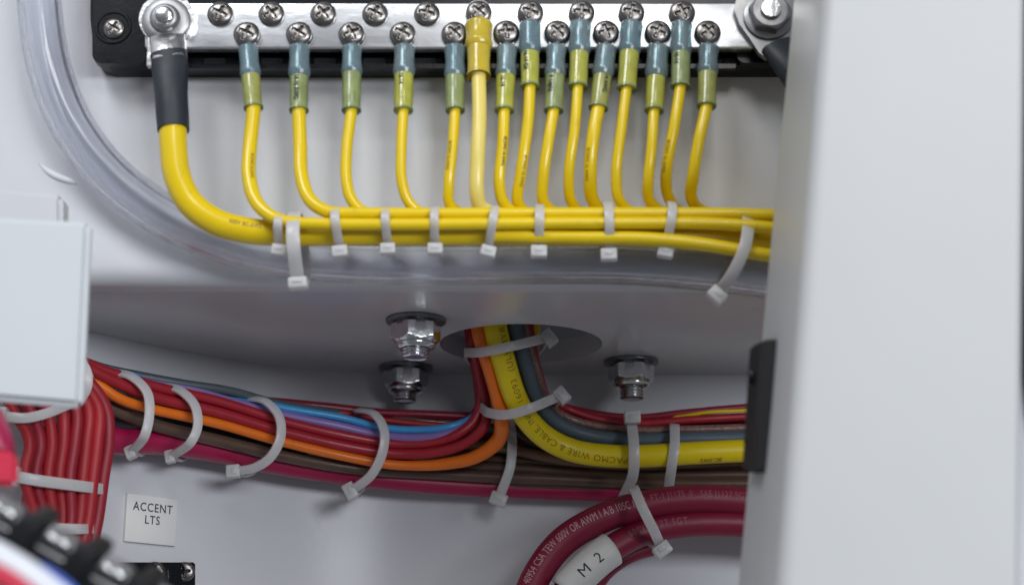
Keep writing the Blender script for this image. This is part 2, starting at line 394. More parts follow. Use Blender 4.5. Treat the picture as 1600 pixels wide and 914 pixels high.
hexa(mb, [p + Vector((0, -9, 0)) for p in fr], fr, 1.5)
mb.build('backplate', M['gelcoat'], th, og)
mb = MB(); tube(spline([P(62, 256, 476), P(72, 266, 474), P(88, 276, 473), P(110, 284, 474), P(118, 287, 478)], 1), lambda t: 0.25 + .95 * math.sin(math.pi * min(.95, max(.05, t))), mb=mb)
mb.build('glint_streak', M['box'], th, og, smooth=180)  # tapered white sliver added to stand in for a bright glint

# ------------------------------------------------------------------ clear hose
hp = [(62, -110, 482), (60, -40, 484), (64, 30, 486), (78, 110, 488), (112, 195, 489), (170, 272, 490), (245, 330, 491), (335, 373, 491), (440, 398, 491),
      (560, 408, 491), (700, 410, 491), (850, 409, 491), (980, 410, 491), (1090, 418, 491), (1190, 430, 491), (1300, 450, 491)]
path = spline([P(*q) for q in hp], 2.5)
th = thing('clear_hose', P(650, 412, 491), 'clear vinyl hose curving down from upper left and running below the yellow wire bundle', 'hose')
og = Vector(th.location) / MM
tube(path, 7.3, 32).build('outer_wall', M['hose'], th, og, smooth=180)
mb = tube(path, 5.0, 28); mb.f = [f[::-1] for f in mb.f]; mb.build('bore', M['hose'], th, og, smooth=180)

# ------------------------------------------------------------------ screws, nuts, studs
def pan_head(r=4.3, h=1.55, phillips=True, nr=20, na=72):
    V = [(0, 0, 0)]; F = []
    def top(x, y):
        q = min(1, math.hypot(x, y) / r); z = h * (1 - q ** 2.6) ** 0.55 if q < 1 else 0
        if phillips:
            def arm(a, b):
                e = max(abs(a) / 0.55, abs(b) / (r * 0.60)); return max(0, min(1, (1.12 - e) / 0.3))
            d = max(arm(x, y), arm(y, x)); z -= d * 1.35 * (1 - 0.35 * min(1, math.hypot(x, y) / (r * .56)))
        return z
    V[0] = (0, 0, top(0, 0))
    for i in range(1, nr + 1):
        q = i / nr
        for k in range(na):
            a = 2 * math.pi * k / na; x, y = r * q * math.cos(a), r * q * math.sin(a); V.append((x, y, max(0, top(x, y)) if q < 1 else 0))
    for k in range(na):
        V.append((r * math.cos(2 * math.pi * k / na), r * math.sin(2 * math.pi * k / na), -0.5))
    for k in range(na): F.append((0, 1 + k, 1 + (k + 1) % na))
    for i in range(nr):
        for k in range(na):
            j = (k + 1) % na; F.append((1 + i * na + k, 1 + (i + 1) * na + k, 1 + (i + 1) * na + j, 1 + i * na + j))
    return V, F
def hex_nut(af, h, cham=0.18, n=72):               # across flats, height; axis +z, top chamfered
    V = []; F = []; zs = [0, h * .12] + [h * (1 - cham * 1.6 * (1 - i / 10)) for i in range(0, 11)]
    R_out = af / 2 / math.cos(R(30))
    for z in zs:
        for k in range(n):
            a = 2 * math.pi * k / n; s = (a + R(30)) % R(60) - R(30); hr = af / 2 / math.cos(s)
            d = h - z; lim = af / 2 * 0.93 + d * 1.15; d0 = z; lim0 = af / 2 * .97 + d0 * 2.2
            V.append((min(hr, lim, lim0) * math.cos(a), min(hr, lim, lim0) * math.sin(a), z))
    for i in range(len(zs) - 1):
        for k in range(n):
            j = (k + 1) % n; F.append((i * n + k, i * n + j, (i + 1) * n + j, (i + 1) * n + k))
    F.append(tuple(range(n))[::-1]); F.append(tuple((len(zs) - 1) * n + k for k in range(n)))
    return V, F
def thread_prof(r, z0, z1, pitch=1.1):
    p = [(0.01, z0)] if False else [(r * .86, z0)]; z = z0
    while z < z1 - pitch * .6:
        p += [(r * .88, z + pitch * .12), (r, z + pitch * .45), (r, z + pitch * .55), (r * .88, z + pitch * .9)]; z += pitch
    p += [(r * .80, z1), (r * .5, z1 + .05), (0.02, z1 - .1)]
    return p
ROT_FRONT = Matrix(((1, 0, 0), (0, 0, -1), (0, 1, 0)))       # +z of a fastener to -Y (out of the wall)
ROT_DOWN = Matrix(((1, 0, 0), (0, -1, 0), (0, 0, -1)))
def xf(VF, rot=Matrix.Identity(3), c=(0, 0, 0), spin=0):
    s = Matrix.Rotation(spin, 3, 'Z'); return [rot @ (s @ Vector(v)) + Vector(c) for v in VF[0]], VF[1]

# ------------------------------------------------------------------ bus bar
PLY = 484.0                                       # front face of the tinned bar
th = thing('bus_bar', P(690, 108, WALL_Y), 'tinned ground bus bar with two staggered screw rows on a black base along the top', 'bus bar')
og = Vector(th.location) / MM
mb = MB()
def px_poly(pts, Y): return [(P(x, y, Y).x, P(x, y, Y).z) for x, y in pts]
def rrect(x0, y0, x1, y1, r, Y, n=6):
    pts = []
    for cx, cy, a0 in ((x1 - r, y0 + r, -90), (x1 - r, y1 - r, 0), (x0 + r, y1 - r, 90), (x0 + r, y0 + r, 180)):
        for k in range(n + 1):
            a = R(a0 + 90 * k / n); pts.append((cx + r * math.cos(a), cy + r * math.sin(a)))
    return px_poly(pts, Y)
out = [(141, -30), (141, 30), (146, 80), (150, 94), (160, 104), (175, 108), (600, 109), (1200, 108), (1290, 108), (1310, 90), (1312, -30)]
mb.prism(px_poly(out, 493), 492, WALL_Y - .02, bev=1.2)
mb.build('base', M['blackp'], th, og, smooth=40)
mb = MB(); mb.prism(rrect(145, -25, 232, 101, 14, 489), 488.2, 492.2, bev=1.0); mb.prism(rrect(1150, -25, 1300, 100, 14, 489), 488.2, 492.2, bev=1.0)
mb.prism(rrect(225, -24, 1170, 66, 5, 489), 487.8, 492.2, bev=.6)
mb.build('raised_pad', M['blackp'], th, og, smooth=40)
mb = MB(); mb.prism(rrect(232, 99, 1150, 106, 2, 489), 489.6, 492.1, bev=.5); mb.build('lower_rim', M['blackp'], th, og, smooth=40)
for x in (335, 425, 508, 585, 664, 755, 1150):
    mb = MB(); mb.prism(rrect(x - 18, 88, x + 16, 99, 3, 489), 490.8, 492.1, bev=.3); mb.build('moulded_tab', M['blackm'], th, og, smooth=40)
mb = MB(); mb.prism(rrect(226, 5, 1178, 75, 4, PLY), PLY, 487.8, bev=.5); mb.build('bar', M['bar'], th, og, smooth=40)
scr = mesh(*pan_head(), 'pan_head_screw', (0, 0, 0), 50)
TOPX = [344, 424, 505, 586, 667, 748, 829, 909, 987, 1066]; BOTX = [385, 467, 549, 629, 710, 791, 871, 947, 1028, 1106]
k = 0
for row, ys, yy in ((TOPX, 22, PLY), (BOTX, 53, PLY)):
    for i, x in enumerate(row):
        raised = (row is BOTX) or x >= 748
        c = P(x, ys + (-2 if x > 740 else 0), PLY - (1.5 if raised else 0.5))
        o = link('screw', scr, M['steel'], th, (c - og) * MM); o.rotation_euler = (R(90), random.uniform(0, 6.28), 0)
        o.scale = (1, 1, 1)
# recessed mounting screw at the left end
c = P(177, 43, 488.2); mb = MB(); mb.lathe([(6.2, 0), (6.0, .5), (5.2, .5), (4.9, .05)], c, ROT_FRONT, cap=False); mb.build('screw_collar', M['blackp'], th, og)
o = link('screw', scr, M['steel'], th, (P(178, 45, 488) - og) * MM); o.rotation_euler = (R(90), .5, 0); o.scale = (.86, .86, .86)
# studs with nuts
for (x, y, af, dome) in ((262, 38, 9.5, True), (1198, 33, 11.5, False)):
    c = P(x, y, PLY)
    base = c + Vector((0, -2.7, 0))
    if dome:
        mb = MB(); mb.lathe([(7.9, -.2), (8.0, .1), (7.8, .7), (6.9, 1.2), (5.6, 1.4), (3, 1.4)], base, ROT_FRONT, 56); mb.build('washer', M['lug'], th, og)
        mb = MB(); mb.lathe([(5.0, 0), (4.8, 1.0), (4.3, 1.9), (3.6, 2.2), (3.2, 2.2)], base + Vector((0, -1.4, 0)), ROT_FRONT, 48); mb.build('nut', M['lug'], th, og, smooth=50)
        mb = MB(); mb.lathe([(3.3, 0), (3.3, .9), (3.0, 1.3), (2.3, 1.55), (1.0, 1.65), (.05, 1.68)], base + Vector((0, -3.0, 0)), ROT_FRONT, 40); mb.build('stud', M['nut'], th, og, smooth=60)
    else:
        mb = MB(); mb.lathe([(7.9, 0), (8.1, .2), (8.1, .9), (7.8, 1.1), (5, 1.15)], base, ROT_FRONT, 56); mb.build('washer', M['lug'], th, og)
        mb = MB(); mb.add(*xf(hex_nut(12.0, 4.6, .2), ROT_FRONT, base + Vector((0, -1.1, 0)), .28)); mb.build('nut', M['lug'], th, og, smooth=25)
        mb = MB(); mb.lathe([(3.4, 0), (3.4, 1.5), (3.1, 1.9), (2.9, 1.9), (.05, 1.92)], base + Vector((0, -5.3, 0)), ROT_FRONT, 40); mb.build('stud', M['nut'], th, og, smooth=50)

# ------------------------------------------------------------------ ring lugs on the studs
def lug_mesh(mb, c, r, dirx, diry, L, w0, w1, t):
    # flat ring with a tongue that widens into the barrel, lying in the XZ plane
    d = Vector((dirx, 0, diry)).normalized(); s = Vector((d.z, 0, -d.x)); pts = []
    a0 = math.asin(min(.95, w0 / 2 / r))
    for k in range(25):
        a = math.pi - (math.pi - a0) * (k / 24) if False else a0 + (2 * math.pi - 2 * a0) * k / 24
        pts.append(c + d * (r * math.cos(a)) + s * (r * math.sin(a)))
    pts += [c + d * L - s * (w1 / 2), c + d * L + s * (w1 / 2)]
    mb.prism([(p.x, p.z) for p in pts], c.y - t, c.y, bev=.4)

# ------------------------------------------------------------------ yellow ground wires
def wire_radius(p, w): return max(.3, w * mmpx(p) / 2)
# big cable with black heat shrink
TH = thing('ground_cable', P(430, 370, 478), 'thick yellow cable with black heat shrink bolted to the left stud of the bus bar', 'cable')
og = Vector(TH.location) / MM
mb = MB(); c = P(262, 33, PLY - .1); lug_mesh(mb, c, 9.0, 0.02, -1, 17, 11.4, 11.4, 2.4); mb.build('ring_lug', M['tin'], TH, og, smooth=40)
pth = spline([P(263, 62, 480), P(265, 90, 478.5), P(268, 140, 477), P(271, 203, 476)], 1)
def bar_sweep(mb, path, ws, ts, n=24, pw=2.8):      # rounded flat section, width ws(t), thickness ts(t)
    T = frames(path); V = []; F = []
    for i, p in enumerate(path):
        t = i / (len(path) - 1); w, h = ws(t) / 2, ts(t) / 2
        A = Vector((1, 0, 0)); A = (A - T[i] * A.dot(T[i])).normalized(); B = T[i].cross(A)
        for k in range(n):
            a = 2 * math.pi * k / n; ca, sa = math.cos(a), math.sin(a); q = (abs(ca) ** pw + abs(sa) ** pw) ** (-1 / pw)
            V.append(p + A * w * ca * q + B * h * sa * q)
    for i in range(len(path) - 1):
        for k in range(n):
            j = (k + 1) % n; F.append((i * n + k, i * n + j, (i + 1) * n + j, (i + 1) * n + k))
    F.append(tuple(range(n))[::-1]); F.append(tuple((len(path) - 1) * n + k for k in range(n)))
    mb.add(V, F)
mb = MB(); bar_sweep(mb, spline([P(261, 58, 481.5), P(263, 72, 480), P(265, 96, 479)], .8), lambda t: 11.5, lambda t: 3.2 + 4 * t); mb.build('lug_barrel', M['tin'], TH, og, smooth=60)
mb = MB(); pth = spline([P(264, 85, 479.4), P(265, 95, 479), P(267, 140, 477.5), P(271, 204, 476.5)], 1.0)
bar_sweep(mb, pth, lambda t: 12.0 - 2.1 * min(1, t * 1.1) + .25 * math.sin(t * 9), lambda t: 6.6 + 3.3 * min(1, t * 2), pw=2.4); mb.build('heat_shrink', M['heatshrink'], TH, og, smooth=60)
big = spline([P(*q) for q in ((270, 190, 476.5), (271, 230, 476.5), (277, 275, 477), (298, 318, 478), (338, 347, 478.5), (390, 361, 479), (440, 364, 479), (600, 364, 479), (800, 364, 479), (1000, 366, 479), (1090, 372, 479), (1180, 382, 479), (1290, 392, 479))], 1.5)
tube(big, lambda t: 4.45 - .3 * min(1, t * 4), 22).build('jacket', M['yellow'], TH, og, smooth=180)
mb = MB(); s0 = arc_at(big, (272, 235)); text_on_tube(big, 4.2, 'AWG 8', s0 - 6, 2.2, mb, phi=.1); mb.build('print', M['ink_brown'], TH, og); mb = MB(); s1 = arc_at(big, (360, 355)); text_on_tube(big, 4.2, '600V BC-5W2', s1, 2.0, mb, phi=.5)
mb.build('print', M['ink_brown'], TH, og)

GW = 'thin yellow ground wires on the bus bar'
# (terminal x, row, mid points, join x, lane row, lane depth, width px, label)
W = [
 (388, 'b', [(396, 168), (391, 225), (389, 275), (402, 318), (432, 342)], 470, 348.5, 471.0, 23, 'yellow wire on the leftmost crimped blue terminal, first right of the black heat shrink'),
 (468, 'b', [(467, 172), (469, 230), (471, 275), (484, 312), (512, 331)], 560, 333.5, 472.5, 22, 'second yellow wire from the left with printed green sleeve, bending into the bundle top'),
 (550, 'b', [(549, 172), (542, 230), (541, 280), (549, 312), (566, 330)], 610, 336, 477.3, 18, 'third blue-terminal yellow wire from the left, slightly left-bowed, under a bottom screw'),
 (632, 'b', [(630, 172), (627, 230), (628, 285), (640, 318), (660, 333)], 700, 336, 481.0, 17, 'fourth blue-terminal yellow wire from the left, standing alone in the middle left'),
 (711, 'b', [(711, 172), (707, 230), (701, 290), (702, 318), (722, 334)], 750, 336, 484.6, 17, 'yellow wire just left of the pale yellow wire with the big yellow terminal'),
 (792, 'b', [(788, 172), (785, 230), (780, 285), (786, 316), (806, 334)], 840, 348, 485.2, 18, 'yellow wire just right of the pale yellow wire, with dark print near the bundle'),
 (828, 't', [(828, 135), (825, 190), (814, 270), (809, 316), (828, 334)], 870, 336, 488.2, 18, 'yellow wire on the top-row terminal directly right of the pale yellow one'),
 (869, 'b', [(865, 172), (857, 220), (849, 275), (849, 316), (870, 334)], 900, 348, 488.6, 18, 'bottom-row yellow wire whose green sleeve carries the clearest black lettering'),
 (907, 't', [(903, 135), (898, 200), (889, 270), (892, 314), (912, 333)], 950, 336, 491.8, 17, 'top-row yellow wire between the lettered sleeve and the wide tilted green sleeve'),
 (947, 'b', [(935, 168), (926, 220), (922, 275), (926, 312), (946, 333)], 980, 348, 492.0, 21, 'bottom-row yellow wire with a wide green sleeve tilted to the left'),
 (987, 't', [(979, 138), (971, 200), (963, 270), (967, 312), (986, 332)], 1020, 359, 486.6, 17, 'top-row yellow wire with green sleeve, third from the right end of the top row group'),
 (1028, 'b', [(1022, 172), (1018, 230), (1013, 280), (1014, 312), (1034, 332)], 1070, 359, 490.2, 17, 'bottom-row yellow wire second from the right, nearly straight down'),
 (1065, 't', [(1063, 135), (1053, 200), (1042, 262), (1042, 300), (1060, 330)], 1095, 348, 495.4, 18, 'rightmost yellow wire of the top screw row, bowing left into the bundle'),
 (1107, 'b', [(1104, 165), (1092, 220), (1083, 275), (1080, 308), (1098, 330)], 1130, 336, 495.4, 19, 'rightmost yellow wire on the bus bar, leaning left down to the bundle'),
]
def lane_end(row, dep, x0):
    pts = []
    drop = {333.5: 3, 348.5: 8, 336: 4, 348: 10, 359: 20}[row]
    for x in (x0, 900, 1000, 1100, 1200, 1290):
        if x < x0: continue
        if x != x0 and x - x0 < 40: continue
        t = max(0, (x - 1060) / 150); pts.append((x, row + drop * t * t, dep))
    return pts
ring_cache = {}
def terminal(TH, og, x, row, p0, pale=False, text=None):
    """ring tongue under the screw, blue barrel sleeve, green sleeve; returns the wire's first point"""
    yt = 53 if row == 'b' else 20
    top = 78 if row == 'b' else 41
    a = P(x, top, PLY - 2.6); a0 = P(x, yt, PLY - .9)
    mb = MB(); c = P(x, yt, PLY - .7); lug_mesh(mb, c, 3.8 if not pale else 4.2, (a.x - c.x), (a.z - c.z), (a - c).length + 1.5, 4.6, 5.4, .8)
    mb.build('ring_tongue', M['lug'], TH, og, smooth=40)
    wpx = 35 if not pale else 42
    p1 = Vector(p0)
    d = (p1 - a).normalized(); Ltot = (p1 - a).length
    bl = random.uniform(.40, .47) * Ltot
    q = [a - d * .6, a + d * .8, a + d * bl * .5, a + d * (bl - .5), a + d * bl, a + d * (bl + 1.2)]
    r0 = wpx * mmpx(a) / 2
    pth = spline([a - d * .5, a + d * bl * .55, a + d * (bl + 1.0)], .5)
    jit = random.uniform(-.05, .05)
    def rb(t): 
        k = 1.0 - .10 * math.sin(math.pi * min(1, t * 1.3)) + .03 * math.sin(t * 7 + x) * (1 - t) + jit
        if t > .82: k -= (t - .82) * 1.0
        return r0 * k * (1 if t > .04 else .94)
    tube(pth, rb, 22).build('barrel_sleeve', M['shrink_yellow'] if pale else M[random.choice(['shrink_blue', 'shrink_blue2'])], TH, og, smooth=180)
    # metal barrel seen inside
    tube(spline([a - d * 1.0, a + d * bl * .9], .8), r0 * .62, 14).build('barrel', M['tin'], TH, og, smooth=180)
    gw = r0 * .86
    pth2 = spline([a + d * (bl + .2), a.lerp(p1, .75), p1], .5)
    lean = random.uniform(-.03, .03)
    def rg(t): return gw * (1 - .05 * t + .015 * math.sin(t * 8 + x) + lean) if t < .97 else gw * 1.0
    tube(pth2, rg, 22).build('shrink_sleeve', M['shrink_yellow'] if pale else M[random.choice(['shrink_green', 'shrink_green2', 'shrink_green3'])], TH, og, smooth=180)
    # thin flared lip at the end of the sleeve
    e = spline([p1 - d * .2, p1 + d * .5], .3); tube(e, gw * 1.03, 22, cap=False).build('sleeve_lip', M['shrink_yellow'] if pale else M['shrink_edge'], TH, og, smooth=180)
    if text:
        mb = MB(); text_on_tube(pth2, gw, text, .9, 2.3, mb, phi=random.choice((-.45, .45, -.3)), rise=.10, sx=.8, spacing=1.0); mb.build('print', M['ink'], TH, og)
TXT = {468: '14-16 AWG', 632: '16-14', 792: '16-14', 828: '16-14 GA', 869: 'P 14#16', 947: '14 AWG', 1065: '16-14'}
for (x, row, mid, jx, lr, ld, w, lab) in W:
    TH = thing('ground_wire', P(mid[-1][0], mid[-1][1], ld), lab, 'wire', GW); og = Vector(TH.location) / MM
    s_end = P(mid[0][0], mid[0][1], 478.5)
    terminal(TH, og, x, row, s_end, text=TXT.get(x))
    pts = [P(x + (mid[0][0] - x) * .6, mid[0][1] - 22, 479.5)]
    n = len(mid)
    for i, (mx_, my_) in enumerate(mid):
        t = i / (n - 1); dep = 478.5 + (ld - 478.5) * max(0, t * 1.6 - .6) + (-1.0 * math.sin(math.pi * t) if ld > 475 else -1.5 * math.sin(math.pi * t))
        pts.append(P(mx_, my_, dep))
    pts += [P(*q) for q in lane_end(lr, ld, jx)]
    pth = spline(pts, 1.4); r = wire_radius(pts[2], w)
    rr = min(r, 1.95)
    tube(pth, (lambda t, r=r, rr=rr, L=length(pth): r if t * L < 34 else (rr if t * L > 52 else r + (rr - r) * (t * L - 34) / 18)), 16).build('insulation', M['yellow'], TH, og, smooth=180)
    if x in (792, 711, 388, 828, 947, 1065):
        mb = MB(); text_on_tube(pth, r, 'BC5W2 16 AWG', arc_at(pth, (785, 215) if x == 792 else (x - 8, 205 + (x * 7) % 40)), 1.5, mb, phi=-.5 if x % 2 else .45); mb.build('print', M['ink' if x == 792 else 'ink_brown'], TH, og)
# pale yellow wire with the big yellow terminal
TH = thing('ground_wire', P(745, 325, 474), 'pale translucent yellow wire with a wide olive yellow terminal on the top screw row', 'wire', GW); og = Vector(TH.location) / MM
terminal(TH, og, 748, 't', P(748, 118, 477.5), pale=True)
pts = [P(748, 98, 478), P(748, 118, 477.5), P(749, 180, 475), P(746, 250, 474), P(745, 300, 475.5), P(750, 322, 478), P(775, 336, 481), P(800, 348, 482.5)] + [P(q, 350 + 6 * max(0, (q - 1060) / 150) ** 2, 488) for q in (900, 1290)]
tube(spline(pts, 1.4), 2.35, 18).build('insulation', M['yellow_pale'], TH, og, smooth=180)
# extra lower yellow wires entering at the right
for (pp, lab) in (([(760, 368, 474.5), (900, 371, 473.0), (1010, 373, 472.0), (1100, 382, 471.8), (1170, 394, 472), (1290, 412, 472)], 'yellow wire at the bottom front of the bundle, swinging lowest at the right'),):
    pth = spline([P(*q) for q in pp], 1.5)
    c = P(1000, 372, 472); o = tube(pth, 2.1, 16).build('ground_wire', M['yellow'], None, c, smooth=180); tag(o, lab, 'wire')

# right-hand lug and its black sleeve
TH = thing('ground_lug', P(1198, 25, PLY), 'large tinned lug with black sleeve on the right stud of the bus bar', 'cable lug'); og = Vector(TH.location) / MM
mb = MB(); c = P(1196, 27, PLY - .1)
pl = px_poly([(1146, 20), (1149, 2), (1162, -14), (1185, -20), (1215, -18), (1236, -2), (1250, 20), (1262, 50), (1240, 74), (1196, 96), (1184, 88), (1170, 66), (1154, 44)], PLY)
mb.prism(pl, PLY - 2.6, PLY - .1, bev=.9); mb.build('lug_plate', M['lug'], TH, og, smooth=50)
mb = MB(); bar_sweep(mb, spline([P(1214, 72, 479), P(1232, 96, 477), P(1262, 140, 476)], 1), lambda t: 11.5, lambda t: 6 + 3 * t, pw=2.4); mb.build('heat_shrink', M['heatshrink'], TH, og, smooth=60)
mb = MB(); tube(spline([P(1255, 130, 476), P(1290, 190, 476), P(1330, 280, 478)], 1.5), 4.2, 18, mb=mb); mb.build('jacket', M['yellow'], TH, og, smooth=180)

# ------------------------------------------------------------------ cable ties
def cable_tie(front, depth_c, depth_r, w, label, head=None, head_at='end', group=None, htilt=0.0, back_squash=.9, hw=1.75, hl=1.25, tail=0.0, name='cable_tie', cat='cable tie'):
    """front: 3D points (mm) of the strap's visible run; it closes round the back"""
    fp = spline(front, 1.0); n = len(fp); a, b = fp[0], fp[-1]
    loop = []
    for i, p in enumerate(fp):
        t = i / (n - 1); loop.append(p + Vector((0, -depth_r * math.sin(math.pi * t) ** .7 + 0, 0)) if depth_r else p)
    m = n
    mid = (a + b) / 2
    back = []
    for i in range(1, m - 1):
        t = i / (m - 1); f = fp[m - 1 - i]
        q = f.lerp(b.lerp(a, t), .65); back.append(q + Vector((0, depth_c * math.sin(math.pi * t) ** .4, 0)))
    full = loop + back; N = len(full)
    cen = sum(full, Vector()) / N
    th = .55; V = []; F = []
    for i, p in enumerate(full):
        T = (full[(i + 1) % N] - full[i - 1]).normalized(); O = (p - cen); O = (O - T * O.dot(T)).normalized(); S = T.cross(O)
        for (sa, sb) in ((-1, -.7), (-.86, -1), (.86, -1), (1, -.7), (1, .7), (.86, 1), (-.86, 1), (-1, .7)):
            V.append(p + S * (w / 2) * sa + O * th * sb)
    for i in range(N):
        j = (i + 1) % N
        for k in range(8):
            l = (k + 1) % 8; F.append((i * 8 + k, i * 8 + l, j * 8 + l, j * 8 + k))
    hp = b if head_at == 'end' else a
    if head is not None: hp = head
    TH = thing(name, hp, label, cat, group); og = hp
    mb = MB(); mb.add(V, F); mb.build('strap', M['nylon'], TH, og, smooth=50)
    idx = n - 1 if head_at == 'end' else 0
    D = (fp[-1] - fp[-3]) if head_at == 'end' else (fp[0] - fp[2]); D.y = 0; D.normalize()
    if htilt: D = Matrix.Rotation(htilt, 3, 'Y') @ D
    Yv = Vector((0, 1, 0)); Xv = D.cross(Yv).normalized(); rot = Matrix((Xv, Yv, D)).transposed()
    mb = MB(); hx, hy, hz = w * hw, w * 1.25, w * hl
    # head: a block with a recessed pawl slot, made from frame pieces
    mb.box(hp + D * (hz * .15), (hx, hy, hz), rot, bev=w * .13)
    mb.build('head', M['nylon'], TH, og, smooth=50)
    mb = MB(); mb.box(hp + D * (hz * .05) + Vector((0, -hy * .5, 0)), (hx * .5, hy * .18, hz * .34), rot, bev=w * .05); mb.build('pawl', M['nylon'], TH, og, smooth=50)
    if tail:
        mb = MB(); mb.box(hp + D * (hz * .65 + tail / 2), (w * .9, .9, tail), rot, bev=.2); mb.build('tail', M['nylon'], TH, og, smooth=50)
    return TH
TG = 'cable ties around the yellow bundle'
def ytie(xt, yt, xb, yb, w, lab, bow=0, yhead=None, dr=8.5, **kw):
    Ymid = 477.0
    pts = [P(xt, yt, Ymid), P(xt * .66 + xb * .34 + bow, yt * .66 + yb * .34, Ymid), P(xt * .34 + xb * .66 + bow, yt * .34 + yb * .66, Ymid), P(xb, yb, Ymid)]
    return cable_tie(pts, 20, dr, w, lab, head=P(xb, yb + 5, Ymid - 3), group=TG, **kw)
ytie(441, 338, 437, 384, 2.7, 'narrow cable tie on the yellow bundle just left of the widest tie', bow=1)
ytie(462, 333, 466, 436, 4.1, 'widest long cable tie hanging over the clear hose at the left of the yellow bundle', dr=9.5, hw=1.45, hl=.85)
ytie(525, 326, 531, 386, 2.8, 'cable tie on the yellow bundle where the second wire bends in')
ytie(604, 328, 606, 382, 2.7, 'cable tie on the yellow bundle left of the fourth blue terminal')
ytie(681, 326, 680, 382, 2.7, 'cable tie on the yellow bundle between the fourth and fifth blue-terminal wires')
ytie(774, 324, 764, 386, 2.7, 'slanted cable tie on the yellow bundle just right of the pale yellow wire', bow=2)
ytie(843, 322, 842, 386, 2.9, 'cable tie on the yellow bundle below the lettered green sleeve')
ytie(948, 318, 951, 391, 2.9, 'cable tie on the yellow bundle below the tilted wide green sleeve')
ytie(1049, 318, 1040, 387, 2.8, 'cable tie on the yellow bundle under the rightmost top-row wire', bow=1)
pts = [P(1164, 328, 476), P(1166, 360, 474), P(1158, 400, 473), P(1140, 436, 474), P(1127, 452, 476)]
cable_tie(pts, 18, 5, 3.7, "long curved cable tie at the yellow bundle's right end looping down over the hose", head=P(1122, 460, 475), group=TG, hw=1.5, hl=1.1)

# ------------------------------------------------------------------ bolts through the ledge
def bolt(x, y, L, label, spin, g='lock nuts under the ledge'):
    p = PZ(x, y, LEDGE_Z); th = thing('bolt', p, label, 'bolt', g)
    def add(name, vf, m, sm=30): mb = MB(); mb.add(*vf); mb.build(name, m, th, (0, 0, 0), smooth=sm)
    mb = MB(); mb.lathe([(4.5, 0.05), (10.6, 0.05), (10.7, .4), (10.6, 1.15), (10.2, 1.3), (4, 1.35)], (0, 0, 0), ROT_DOWN, 56); mb.build('washer', M['washer'], th, smooth=40)
    add('nut', xf(hex_nut(15.6, 7.4, .20), ROT_DOWN, (0, 0, -1.35), spin), M['nut'], 22)
    mb = MB(); mb.lathe([(6.9, 0), (7.1, .5), (6.9, 1.4), (6.3, 2.0), (5.6, 2.3), (5.1, 2.2)], (0, 0, -8.7), ROT_DOWN, 48); mb.build('locking_collar', M['nut'], th, smooth=60)
    mb = MB(); mb.lathe(thread_prof(4.75, 0, L, 1.25), (0, 0, -8), ROT_DOWN, 40); mb.build('threaded_stud', M['nut'], th, smooth=50)
    return th
bolt(650, 499, 5.8, 'bolt with zinc lock nut and washer, upper of the stacked pair left of the hole', R(14))
bolt(634, 573, 5.8, 'bolt with zinc lock nut, lower of the stacked pair left of the hole', R(20))
bolt(986, 564, 7.4, 'bolt with zinc lock nut and longer thread, alone right of the wire hole', R(38))

# ------------------------------------------------------------------ lower harness
HP = 'coloured wires of the lower harness'
def hwire(name, pts, w, m, label, cat='wire', n=16, group=None, r=None, wob=0.25, ends=None):
    pp = [(P(a, b, Y[1]) if isinstance(Y, tuple) else PW(a, b, Y)) for (a, b, Y) in pts]
    path = spline(pp, 1.6)
    sd = random.uniform(0, 100)
    path = [p + Vector((0, 0, wob * (noise.noise(Vector((p.x * .03, sd, p.y * .02))))))for p in path]
    mid = path[len(path) // 2]; r = r or w * mmpx(mid) / 2
    o = tube(path, r, n).build(name, m, None, mid, smooth=180)
    tag(o, label, cat, group); return o, path, r
UPX = lambda x, dep: [(x, 440, ('Y', dep)), (x, 505, ('Y', dep))]
# big magenta cable at the bottom of the harness
hwire('power_cable', [(60, 640, 14), (120, 672, 16), (178, 688, 18), (250, 690, 18), (340, 704, 18), (440, 725, 17), (560, 744, 15), (700, 757, 12), (850, 764, 10), (1000, 768, 10), (1140, 772, 10), (1280, 772, 10)], 34, M['magenta'], 'thick magenta red cable along the underside of the coloured wire harness', 'cable', 22, r=lambda t: 4.9 - .9 * min(1, max(0, (t - .12) / .3)))
# brown wires
BG = 'brown wires of the lower harness'
hwire('brown_wire', [(110, 590, 22), (165, 632, 24), (230, 660, 26), (340, 688, 26), (440, 711, 25), (560, 732, 22), (700, 741, 18), (850, 748, 17), (1000, 754, 16), (1280, 756, 16)], 19, M['brown'], 'brown wire directly beneath the orange wire, running the whole harness length', group=BG)
hwire('brown_wire', [(420, 690, 12), (560, 716, 13), (660, 727, 14), (800, 731, 17), (950, 740, 17), (1060, 742, 16), (1280, 740, 16)], 15, M['brown'], 'dark brown wire crossing mid-bundle behind the lone tie below the hole', group=BG)
hwire('brown_wire', [(500, 690, 8), (640, 706, 10), (740, 716, 13), (860, 724, 16), (960, 733, 15), (1100, 731, 15), (1280, 727, 14)], 13, M['brown'], 'thinner dark brown wire just above the middle brown wire right of the lone tie', group=BG)
hwire('brown_wire', [(640, 690, 8), (740, 694, 12), (790, 700, 17), (850, 713, 20), (920, 722, 20), (1000, 725, 20), (1090, 722, 19), (1280, 716, 18)], 17, M['brownl'], 'light brown wire hugging the underside of the thick yellow cable', group=BG)
hwire('brown_wire', [(590, 735, 9), (700, 750, 12), (860, 757, 14), (1000, 763, 12), (1280, 764, 12)], 13, M['brown'], 'lowest brown wire lying on the magenta cable right of the big bend', group=BG)
hwire('dark_wire', [(560, 690, 4), (700, 700, 5), (830, 706, 6), (1000, 712, 6), (1280, 708, 6)], 22, M['teal'], 'dark wire hidden deep behind the yellow cable and the brown wires', group=None)
